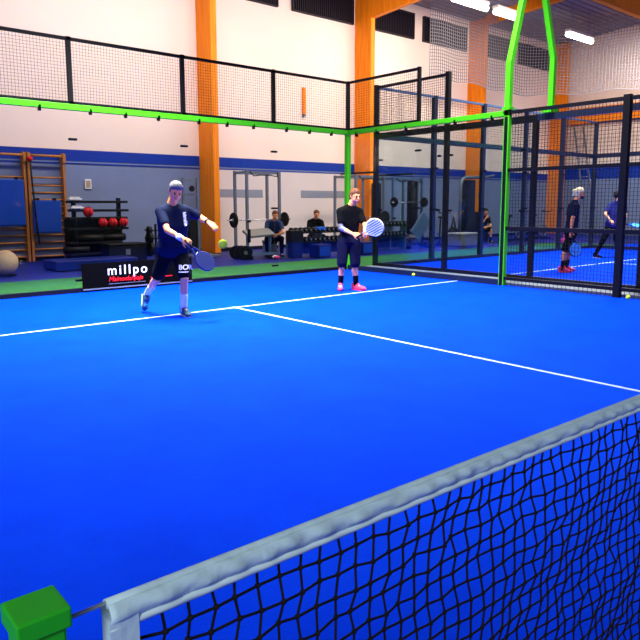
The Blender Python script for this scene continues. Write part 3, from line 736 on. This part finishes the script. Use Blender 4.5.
class Body:
    def __init__(s): s.b = bmesh.new()
    def hull(s, pts):
        """convex hull of spheres (centre, radius or (rx,ry,rz))"""
        t = bmesh.new()
        for c, r in pts:
            rr = r if isinstance(r, (tuple, list)) else (r, r, r)
            bmesh.ops.create_icosphere(t, subdivisions=2, radius=1, matrix=Matrix.Translation(c) @ Matrix.Diagonal((*rr, 1)))
        res = bmesh.ops.convex_hull(t, input=t.verts)
        kill = [v for v in t.verts if not v.link_faces]
        bmesh.ops.delete(t, geom=list({g for g in res['geom_interior'] if isinstance(g, bmesh.types.BMVert)} | set(kill)), context='VERTS')
        me = bpy.data.meshes.new('tmp'); t.to_mesh(me); t.free(); s.b.from_mesh(me); bpy.data.meshes.remove(me)
    def limb(s, a, b, ra, rb): s.hull([(a, ra), (b, rb)])
    def build(s, name, m, parent, voxel=.009, smooth=4):
        bmesh.ops.recalc_face_normals(s.b, faces=s.b.faces)
        me = bpy.data.meshes.new(name); s.b.to_mesh(me); s.b.free(); o = bpy.data.objects.new(name, me); C.objects.link(o)
        r = o.modifiers.new('r', 'REMESH'); r.mode = 'VOXEL'; r.voxel_size = voxel
        k = o.modifiers.new('s', 'SMOOTH'); k.factor = .5; k.iterations = smooth
        bpy.context.view_layer.update()
        m2 = bpy.data.meshes.new_from_object(o.evaluated_get(bpy.context.evaluated_depsgraph_get()))
        o.modifiers.clear(); o.data = m2; m2.name = name; m2.materials.clear(); m2.materials.append(m)
        m2.polygons.foreach_set('use_smooth', [True]*len(m2.polygons)); o.parent = parent; return o
def hand(B_, wr, d, n, side, curl=.4, spread=1.0, L=.185):
    """palm at wr pointing along d; n = back-of-hand normal; side=+1 thumb towards cross(d,n)"""
    d = d.normalized(); n = (n-d*n.dot(d)).normalized(); s_ = d.cross(n)*side
    p0 = wr+d*.01; p1 = wr+d*.085
    B_.hull([(p0+s_*.018, .017), (p0-s_*.018, .017), (p1+s_*.032, .012), (p1-s_*.032, .012)])
    for k, (o, l) in enumerate(((.031, .072), (.011, .08), (-.010, .074), (-.030, .058))):
        q = p1+s_*o*1.0; dd = (d+s_*o*4*spread).normalized(); c = curl*(1+.12*k)
        a = q+(dd*math.cos(c*.5)-n*math.sin(c*.5))*l*.42; b = a+(dd*math.cos(c*1.4)-n*math.sin(c*1.4))*l*.33; e = b+(dd*math.cos(c*2.2)-n*math.sin(c*2.2))*l*.25
        B_.limb(q-d*.01, a, .0098, .009); B_.limb(a, b, .009, .0083); B_.limb(b, e, .0083, .0072)
    q = p0+s_*.024+d*.012; a = q+(s_*.75+d*.65-n*.25).normalized()*.045; b = a+(s_*.35+d*.9-n*.35).normalized()*.038
    B_.limb(q, a, .0135, .0108); B_.limb(a, b, .0105, .0085)
def person(name, label, loc, rz, J, skin, face, headup=(0, 0, 1), voxel=.009, shirt=None, shorts=None, hair=None, long_pants=False,
           sleeve=.62, leg_cover=.95, shoe=None, sock=None, sock_h=.3, lace=None, sole=None, hands=None, hair_long=False, group=None, beard=None, build=1.0, shirt_low=.12):
    t = thing(name, label, 'person', loc, rz, group)
    J = {k: Vector(v) for k, v in J.items()}
    f = Vector(face).normalized(); hu = Vector(headup); hu = (hu-f*hu.dot(f)).normalized(); hr = f.cross(hu)
    hd = J['head']; g = build
    b = Body()
    def H(r, u, fr): return hd+hr*r+hu*u+f*fr
    # head: cranium, brow, cheeks, jaw, chin, nose, ears
    b.hull([(H(0, .035, -.02), .082), (H(0, .02, .012), .074), (H(0, .05, -.005), .076)])
    b.hull([(H(0, .02, .01), .072), (H(.028, -.045, .035), .036), (H(-.028, -.045, .035), .036), (H(0, -.088, .05), .022), (H(0, -.04, -.02), .055)])
    b.hull([(H(.026, .022, .072), .012), (H(-.026, .022, .072), .012), (H(0, .028, .07), .016)])
    b.hull([(H(0, .012, .082), .009), (H(0, -.024, .103), .0115), (H(.011, -.028, .088), .009), (H(-.011, -.028, .088), .009)])
    b.hull([(H(.014, -.056, .077), .009), (H(-.014, -.056, .077), .009), (H(0, -.054, .082), .008)])
    for s_ in (-1, 1): b.hull([(H(s_*.079, .012, -.01), (.008, .012, .02)), (H(s_*.076, -.022, -.004), .009)])
    nk = J['neck']
    b.limb(lp(nk, hd, -.05), hd-hu*.04-f*.02, .058*g, .054)
    shR, shL, pe = J['shR'], J['shL'], J['pelvis']; lat = (shL-shR).normalized(); mid = (shR+shL)/2
    hl = (J['hipL']-J['hipR']).normalized(); sp = pe-mid
    rib = mid+sp*.42; wa = mid+sp*.72; latm = lp(lat, hl, .5).normalized()
    def torso(B_, e, low=None):
        B_.hull([(shR-lat*-.02, .056+e), (shL-lat*.02, .056+e), (nk, .05+e*.6)])
        B_.hull([(shR+lat*.025, .06+e), (shL-lat*.025, .06+e), (rib-lat*.075*g, .088*g+e), (rib+lat*.075*g, .088*g+e)])
        B_.hull([(rib-lat*.075*g, .088*g+e), (rib+lat*.075*g, .088*g+e), (wa-latm*.06*g, .085*g+e), (wa+latm*.06*g, .085*g+e)])
        B_.hull([(wa-latm*.06*g, .085*g+e), (wa+latm*.06*g, .085*g+e), (J['hipR'], .088+e), (J['hipL'], .088+e)] if low is None else
                [(wa-latm*.06*g, .085*g+e), (wa+latm*.06*g, .085*g+e), (lp(wa, pe, 1)-hl*.075, .092*g+e), (lp(wa, pe, 1)+hl*.075, .092*g+e)])
    torso(b, 0)
    for s_ in 'RL':
        sh, el, wr, hp, kn, an, to = (J[k+s_] for k in ('sh', 'el', 'wr', 'hip', 'kn', 'an', 'toe'))
        b.limb(sh, el, .052, .038); b.limb(lp(sh, el, .3), lp(sh, el, .7), .053, .044)
        b.limb(el, wr, .038, .026); b.limb(el, lp(el, wr, .45), .04, .038)
        hh = (hands or {}).get(s_)
        dirh = (wr-el).normalized() if not hh else Vector(hh[0])
        nn = Vector(hh[1]) if hh else V(0, -1, .3); cu = hh[2] if hh else .6; sd = hh[3] if hh else (1 if s_ == 'R' else -1)
        hand(b, wr, dirh, nn, sd, cu, hh[4] if hh and len(hh) > 4 else 1)
        b.limb(hp, kn, .088, .055); b.limb(hp, lp(hp, kn, .5), .09, .075); b.hull([(kn, .056)])
        b.limb(kn, an, .05, .034)
        cdir = (an-kn).normalized(); fo = (to-an); fo = fo-cdir*fo.dot(cdir); bk = -fo.normalized() if fo.length > 1e-3 else V(0, 1, 0)
        b.hull([(lp(kn, an, .12)+bk*.012, .048), (lp(kn, an, .32)+bk*.022, .05), (lp(kn, an, .62)+bk*.01, .038)])
        b.hull([(an-fo.normalized()*.02+cdir*.03, .024), (an, .03), (lp(an, to, .6), .016)])
    body = b.build('body', skin, t, voxel)
    # face details
    for s_ in (-1, 1):
        MB().sph(H(s_*.031, .004, .079), .0105, 2, (1, 1, 1)).build('eye', M_['eye'], t, True)
        MB().tube([H(s_*.015, .024, .09), H(s_*.032, .028, .086), H(s_*.047, .022, .074)], .004, 6).build('eyebrow', hair or M_['darkhair'], t, True)
    MB().tube([H(-.022, -.055, .080), H(0, -.054, .09), H(.022, -.055, .080)], [.003, .0055, .003], 6).build('mouth', M_['lip'], t, True)
    if hair:
        h = Body()
        h.hull([(H(0, .05, -.03), .086), (H(0, .065, .0), .078), (H(0, .092, .008), .044)])
        h.hull([(H(0, .03, -.04), .083), (H(0, -.02, -.05), .066)])
        for s_ in (-1, 1): h.hull([(H(s_*.07, .03, .005), .02), (H(s_*.072, .0, .008), .009), (H(s_*.05, .065, .008), .038)])
        rnd = random.Random(3)
        for q in range(22):
            a_ = rnd.uniform(-1, 1); c_ = rnd.uniform(-.8, .45); h.hull([(H(a_*.055, .105-abs(a_)*.03, c_*.055-.01), .026), (H(a_*.06, .125-abs(a_)*.04, c_*.06+.012), .012)])
        if hair_long: h.hull([(H(0, .02, -.10), .05), (H(0, -.03, -.12), .035)]); h.hull([(H(0, .06, -.12), .038)])
        h.build('hair', hair, t, voxel, 2)
    if beard:
        h = Body(); h.hull([(H(0, -.09, .052), .025), (H(.035, -.06, .03), .034), (H(-.035, -.06, .03), .034)]); h.build('beard', beard, t, voxel, 2)
    if shirt:
        c = Body(); torso(c, .017, 1)
        for s_ in 'RL':
            sh, el = J['sh'+s_], J['el'+s_]
            e_ = lp(sh, el, sleeve); c.limb(sh, e_, .068, .060 if sleeve < .8 else .05)
            if sleeve > .9: c.limb(el, J['wr'+s_], .052, .038)
        c.hull([(pe-hl*.085, .10*g+.015), (pe+hl*.085, .10*g+.015), (lp(pe, mid, -shirt_low)-hl*.08, .10*g+.01), (lp(pe, mid, -shirt_low)+hl*.08, .10*g+.01)])
        rnd = random.Random(9)
        for q in range(9):   # folds
            o_ = lp(mid, pe, rnd.uniform(.3, 1.0)); a_ = rnd.uniform(-.09, .09); fd = f.copy(); fd.z = 0
            c.limb(o_+latm*a_+fd*.085*g, o_+latm*(a_+rnd.uniform(-.06, .06))+fd*.09*g+V(0, 0, -.12), .022, .014)
        so = c.build('shirt', shirt, t, voxel)
    else: so = None
    po = None
    if shorts:
        c = Body(); c.hull([(J['hipR'], .108), (J['hipL'], .108), (pe-hl*.06+V(0, 0, .06), .1), (pe+hl*.06+V(0, 0, .06), .1)])
        for s_ in 'RL':
            hp, kn, an = J['hip'+s_], J['kn'+s_], J['an'+s_]
            c.limb(hp, lp(hp, kn, leg_cover), .106, .078 if long_pants else .09)
            if long_pants: c.limb(kn, lp(kn, an, .9), .07, .052)
        po = c.build('trousers' if long_pants else 'shorts', shorts, t, voxel)
    if shoe:
        for s_ in 'RL':
            kn, an, to = J['kn'+s_], J['an'+s_], J['toe'+s_]
            fd = (to-an); dn = (an-kn).normalized()
            fo = Vector((fd.x, fd.y, fd.z)); 
            heel = J.get('heel'+s_)
            if heel is None:
                hz = V(fd.x, fd.y, 0).normalized(); heel = V(an.x, an.y, 0)-hz*.045+V(0, 0, .045); 
            ax = (to-heel).normalized(); u_ = (an-heel); u_ = (u_-ax*u_.dot(ax)).normalized(); sd = ax.cross(u_)
            c = Body(); c.hull([(heel, .036), (heel+ax*.12, .038), (heel+u_*.06, .038), (heel+ax*.07+u_*.06, .04)])
            c.hull([(heel+ax*.10+u_*.01, .04), (to-ax*.05+sd*.012, .033), (to-ax*.05-sd*.012, .033), (to-ax*.025-u_*.005, .027), (heel+ax*.1+u_*.03, .032)])
            so_ = c.build('shoe', shoe, t, voxel*.8, 3)
            z = Body(); z.hull([(heel-u_*.033+sd*.02-ax*.01, .014), (heel-u_*.033-sd*.02-ax*.01, .014), (to-u_*.03+sd*.02-ax*.06, .014), (to-u_*.03-sd*.02-ax*.06, .014), (to-u_*.026-ax*.018, .014)])
            z.build('sole', sole or M_['whitecloth'], so_, voxel*.8, 2)
            l = MB()
            for q in range(4):
                p = heel+ax*(.10+.02*q)+u_*(.062-.008*q); l.tube([p-sd*.026-u_*.006, p, p+sd*.026-u_*.006], .005, 5)
            l.build('laces', lace or M_['whitecloth'], so_, True)
            if sock:
                c = Body(); c.limb(lp(an, kn, -.08), lp(an, kn, sock_h), .043, .05); c.limb(an, lp(heel, to, .35), .042, .035); c.build('sock', sock, t, voxel)
    return t, body, so, po, H
def racket(label, pos, axis, normal, col, col2, R_=.13, group=None):
    """pos = hand grip centre, axis from grip to head"""
    ax = Vector(axis).normalized(); n = Vector(normal); n = (n-ax*n.dot(ax)).normalized(); sx = ax.cross(n)
    mt = Matrix((sx, ax, n)).transposed().to_4x4(); mt.translation = Vector(pos)
    t = thing('padel_racket', label, 'racket'); t.matrix_world = mt
    MB().tube([(0, -.06, 0), (0, .07, 0)], .016, 10).build('grip', M_['rubber'], t, True)
    MB().tube([(0, -.07, 0), (0, -.055, 0)], .02, 10).build('end_cap', M_['rubber'], t)
    out = []
    for k in range(40):
        a = k*2*PI/40; out.append((R_*math.sin(a)*(1 if math.cos(a) > -.3 else 1-.35*(-.3-math.cos(a))), .265-R_*1.0*math.cos(a)*-1*1.0 if False else .275+R_*math.cos(a)*1.05))
    MB().tube([(x, y, 0) for x, y in out], .014, 6, True).build('frame', col2, t, True)
    for s_ in (-1, 1): MB().bar((s_*.014, .06, 0), (s_*.055, .165, 0), .018, .026, (0, 0, 1)).build('throat', col2, t)
    b = MB(); n_ = len(out)
    for zz in (-.012, .012):
        vs = [b.b.verts.new((x*.97, .275+(y-.275)*.97, zz)) for x, y in out]; b.b.faces.new(vs if zz > 0 else vs[::-1])
    face = b.build('face', col, t)
    h = MB()
    for i in range(-3, 4):
        for j in range(-3, 4):
            if i*i+j*j < 11: h.disc((i*.026, .275+j*.026, 0), (0, 0, 1), .0055, .027, 8)
    h.build('holes', M_['dark'], face)
    return t, mt
def wrap_text(parent, target, body, size, m, x, z, name='lettering', vertical=False, bold=.004, shear=0, tilt=0):
    me = text_mesh(body, size, bold=bold, ext=0, shear=shear)
    b = bmesh.new(); b.from_mesh(me); bmesh.ops.subdivide_edges(b, edges=b.edges, cuts=1)
    mm = Matrix.Translation((x, -1.5, z)) @ Matrix.Rotation(tilt, 4, 'Y') @ Rx
    for v in b.verts:
        p = mm @ v.co; ok, hit, nn, _ = target.ray_cast(p, Vector((0, 1, 0)))
        v.co = hit+Vector((0, -.004, 0)) if ok else p+Vector((0, 1.4, 0))
    b.to_mesh(me); b.free(); me.materials.clear(); me.materials.append(m)
    o = bpy.data.objects.new(name, me); C.objects.link(o); o.parent = parent; return o

# throwing player
J = dict(head=(-.03, -.06, 1.55), neck=(-.10, 0, 1.375), shR=(-.215, -.10, 1.31), shL=(.07, .10, 1.32), elR=(-.10, -.26, 1.09), wrR=(.10, -.36, .99),
         elL=(.24, .22, 1.22), wrL=(.35, .02, 1.18), pelvis=(-.10, .02, .87), hipR=(-.18, -.01, .80), hipL=(-.02, .05, .80),
         knR=(-.32, .04, .47), anR=(-.51, .30, .25), toeR=(-.54, .24, .03), heelR=(-.55, .34, .22), knL=(.05, -.06, .49), anL=(.015, .02, .10), toeL=(.12, -.14, .035), heelL=(-.01, .07, .04))
t1, bd, sh, po, H = person('person', 'grey haired man in navy shirt and black shorts swinging after hitting the ball', (4.10, 6.80, 0), -.705, J, MT['skin'], (.42, -.8, -.42), (.25, -.2, .9),
    voxel=.008, shirt=MT['navycloth'], shorts=MT['blackcloth'], hair=MT['greyhair'], shoe=MT['shoeteal'], sock=MT['whitecloth'], sock_h=.42, lace=MT['teal'], leg_cover=.82, build=1.12,
    hands=dict(R=((1, -.2, -.55), (-.2, -.8, .5), .9, 1), L=((.75, -.2, -.6), (.3, -.6, .7), .35, -1, 1.6)))
wrap_text(t1, po, 'BOR', .085, M_['white'], -.01, .60, bold=.002)
b = MB()
wrap_text(t1, po, '_____', .045, M_['white'], -.01, .575, 'text_underline', bold=.004)
t1.scale = (1.02, 1.02, 1.02)
wrap_text(t1, sh, 'lsrlomsrlaiol', .034, M_['whitecloth'], .05, 1.30, 'shirt_stripe', tilt=PI/2*.93, bold=.006)
for s_, (p, q) in dict(R=((-.10, -.26, 1.09), (.10, -.36, .99)), L=((.24, .22, 1.22), (.35, .02, 1.18))).items():
    p, q = V(*p), V(*q); MB().tube([lp(p, q, .82), lp(p, q, 1.0)] if s_ == 'L' else [lp(p, q, .68), lp(p, q, .98)], .036, 12).build('wristband', M_['rubber'] if s_ == 'L' else MT['whitecloth'], t1, True)
frame = Matrix.Translation((4.10, 6.80, 0)) @ Matrix.Rotation(-.705, 4, 'Z') @ Matrix.Scale(1.02, 4)
def inframe(fr, *p): return fr @ Vector(p)
def dirf(fr, *p): return fr.to_3x3() @ Vector(p)
MT['racketblue'] = mat('racket_navy', '#101c50', .3, noise=.1); MT['racketgrey'] = mat('racket_grey', '#8f98a6', .3)
racket('dark navy racket swung low in front of the grey haired man', inframe(frame, .18, -.40, .93), dirf(frame, .85, .1, -.95), dirf(frame, 1, -.75, .3), MT['racketblue'], MT['racketblue'], .12)

# waiting player with racket
J = dict(head=(.10, -.05, 1.545), neck=(.02, 0, 1.38), shR=(-.14, -.06, 1.31), shL=(.18, .04, 1.30), elR=(-.13, -.12, 1.04), wrR=(.06, -.32, .95),
         elL=(.27, -.08, 1.06), wrL=(.24, -.30, .98), pelvis=(.01, .03, .86), hipR=(-.085, .0, .80), hipL=(.10, .02, .80),
         knR=(-.11, -.06, .44), anR=(-.13, .03, .09), toeR=(-.14, -.16, .035), knL=(.11, -.05, .44), anL=(.13, .05, .09), toeL=(.29, -.08, .035), heelR=(-.13, .06, .04), heelL=(.09, .08, .04))
t2, bd2, sh2, po2, H = person('person', 'young man in black shirt and navy shorts holding a racket in both hands', (7.47, 7.27, 0), -.705, J, MT['skin'], (.55, -.8, -.12),
    voxel=.008, shirt=MT['blackcloth'], shorts=MT['darkblue'], hair=MT['brownhair'], shoe=MT['shoered'], sock=MT['blackcloth'], sock_h=.42, leg_cover=.93, build=.95, sole=MT['shoered'],
    hands=dict(R=((.9, -.3, -.15), (-.2, -.8, .5), 1.0, 1), L=((.1, -.8, -.3), (.8, .1, .6), 1.0, -1)))
b = Body(); b.limb(lp(V(*J['shR']), V(*J['elR']), .72), lp(V(*J['shR']), V(*J['elR']), 1.0), .044, .043); b.limb(V(*J['elR']), lp(V(*J['elR']), V(*J['wrR']), .35), .043, .041)
b.build('tattoo_sleeve', MT['tattoo'], t2, .008)
frame = Matrix.Translation((7.47, 7.27, 0)) @ Matrix.Rotation(-.705, 4, 'Z')
MT['racketwhite'] = mat('racket_pale', '#c8dcf0', .3); n = MT['racketwhite'].node_tree
wv = n.nodes.new('ShaderNodeTexWave'); tc = n.nodes.new('ShaderNodeTexCoord'); wv.inputs['Scale'].default_value = 9; wv.inputs['Distortion'].default_value = 1.5
cr = n.nodes.new('ShaderNodeValToRGB'); cr.color_ramp.elements[0].color = lin('#1c3450'); cr.color_ramp.elements[1].color = lin('#e4eefa'); cr.color_ramp.elements[0].position = .3; cr.color_ramp.elements[1].position = .6
n.links.new(tc.outputs['Object'], wv.inputs['Vector']); n.links.new(wv.outputs['Fac'], cr.inputs['Fac']); n.links.new(cr.outputs['Color'], n.nodes['Principled BSDF'].inputs['Base Color'])
racket('pale blue and white striped racket held by the man in black', inframe(frame, .16, -.37, .93), dirf(frame, .86, -.35, .5), dirf(frame, .25, -.9, .1), MT['racketwhite'], M_['white'], .135)

# neighbouring court players
J = dict(head=(.19, -.02, 1.63), neck=(.10, 0, 1.47), shR=(.07, -.16, 1.38), shL=(.09, .17, 1.38), elR=(-.02, -.22, 1.10), wrR=(-.04, -.22, .85), elL=(.05, .24, 1.12), wrL=(.12, .24, .88),
         pelvis=(.05, 0, .90), hipR=(.04, -.09, .82), hipL=(.05, .09, .82), knR=(-.09, -.10, .46), anR=(-.14, -.10, .09), toeR=(.06, -.14, .035), knL=(.08, .10, .46), anL=(.03, .12, .09), toeL=(.22, .10, .035))
t3, bd3, sh3, po3, H = person('person', 'person with pale tied hair and beard in profile on neighbouring court, dark shirt', (13.0, 6.44, 0), -.705, J, MT['skin'], (1, -.12, 0),
    voxel=.011, shirt=MT['navycloth'], shorts=MT['blackcloth'], hair=MT['blondhair'], hair_long=True, shoe=MT['shoered'], sock=MT['blackcloth'], sock_h=.4, leg_cover=.9, beard=MT['darkhair'], sole=MT['shoered'],
    hands=dict(R=((.1, 0, -1), (-.3, -1, 0), .8, -1), L=((.1, 0, -1), (0, 1, 0), .5, 1)))
frame = Matrix.Translation((13.0, 6.44, 0)) @ Matrix.Rotation(-.705, 4, 'Z')
MT['racketb'] = mat('racket_sky_blue', '#48a8ec', .3, noise=.3, scale=6)
racket('sky blue racket hanging from the hand of the player in profile', inframe(frame, -.02, -.26, .76), dirf(frame, .25, -.05, -1), dirf(frame, .3, -1, 0), MT['racketb'], MT['racketblue'], .14)
J = dict(head=(.26, .0, 1.64), neck=(.22, 0, 1.48), shR=(.38, -.06, 1.38), shL=(.06, .08, 1.37), elR=(.36, -.2, 1.10), wrR=(.24, -.28, .92), elL=(-.10, -.02, 1.16), wrL=(-.02, -.18, 1.0),
         pelvis=(.13, 0, .92), hipR=(.22, -.02, .84), hipL=(.05, .03, .84), knR=(.25, -.02, .47), anR=(.34, .1, .09), toeR=(.42, -.08, .035), knL=(-.12, -.06, .5), anL=(-.26, .05, .1), toeL=(-.16, -.14, .035))
person('person', 'player in royal blue shirt and black leggings half hidden behind fence post', (17.2, 7.66, 0), -.705, J, MT['skin2'], (.9, -.2, -.1),
    voxel=.011, shirt=MT['bluecloth'], shorts=MT['blackcloth'], hair=MT['darkhair'], hair_long=True, shoe=MT['blackcloth'], long_pants=True, leg_cover=1.0, sock=MT['blackcloth'])
frame = Matrix.Translation((17.2, 7.66, 0)) @ Matrix.Rotation(-.705, 4, 'Z')
racket('bright blue racket held by the player in royal blue shirt', inframe(frame, .31, -.34, .90), dirf(frame, 1, -.2, -.1), dirf(frame, 0, -.4, 1), MT['racketb'], M_['blueplastic'], .13)

# gym people
def seated(label, loc, rz, shirt, lean=.25, short=True, hair='brownhair', skin='skin', arms='knees', sleeve=.62):
    hx = lean
    J = dict(head=(.02, -hx-.1, 1.14), neck=(0, -hx*.85, 1.0), shR=(-.18, -hx*.75, .92), shL=(.18, -hx*.75, .92), pelvis=(0, .02, .52), hipR=(-.09, 0, .5), hipL=(.09, 0, .5),
             knR=(-.2, -.42, .5), knL=(.2, -.42, .5), anR=(-.2, -.40, .09), anL=(.2, -.40, .09), toeR=(-.22, -.58, .035), toeL=(.22, -.58, .035), heelR=(-.2, -.36, .04), heelL=(.2, -.36, .04))
    if arms == 'knees': J.update(elR=(-.24, -hx-.14, .68), elL=(.24, -hx-.14, .68), wrR=(-.06, -.48, .62), wrL=(.08, -.48, .62))
    else: J.update(elR=(-.2, -.38, .62), elL=(.2, -.38, .62), wrR=(.0, -hx-.2, .92), wrL=(.05, -.42, .6))
    return person('person', label, loc, rz, J, MT[skin], (.1, -1, -.2), voxel=.012, shirt=MT[shirt], shorts=MT['blackcloth'], hair=MT[hair], long_pants=not short, leg_cover=.9 if short else 1,
                  shoe=MT['blackcloth'], sock=MT['blackcloth'], sleeve=sleeve)[0]
seated('man in slate blue shirt sitting bent forward behind the weight bench', (11.05, 14.15, 0), -.55, 'tealshirt', .42, False)
t = thing('gym_bench', 'black bench under the man bent forward in slate shirt', 'bench', (11.05, 14.28, 0), -.55)
B(-.2, .2, -.15, .45, .34, .42, name='seat', m=M_['dark'], t=t, bev=.02)
for sy in (-.08, .4): B(-.18, .18, sy-.03, sy+.03, 0, .34, name='leg', m=M_['grey'], t=t)
seated('man in black long sleeved top sitting behind the dumbbell rack', (12.72, 14.3, 0), -.6, 'blackcloth', .12, False, sleeve=1.0)
t = thing('gym_bench', 'black bench under the man in black long sleeves', 'bench', (12.72, 14.43, 0), -.6)
B(-.2, .2, -.15, .45, .34, .42, name='seat', m=M_['dark'], t=t, bev=.02)
for sy in (-.08, .4): B(-.18, .18, sy-.03, sy+.03, 0, .34, name='leg', m=M_['grey'], t=t)
seated('man with bare legs sitting on the arched machine, hand at his chin', (20.8, 14.2, .0), -.6, 'blackcloth', .2, True, 'darkhair', 'skin', 'chin')
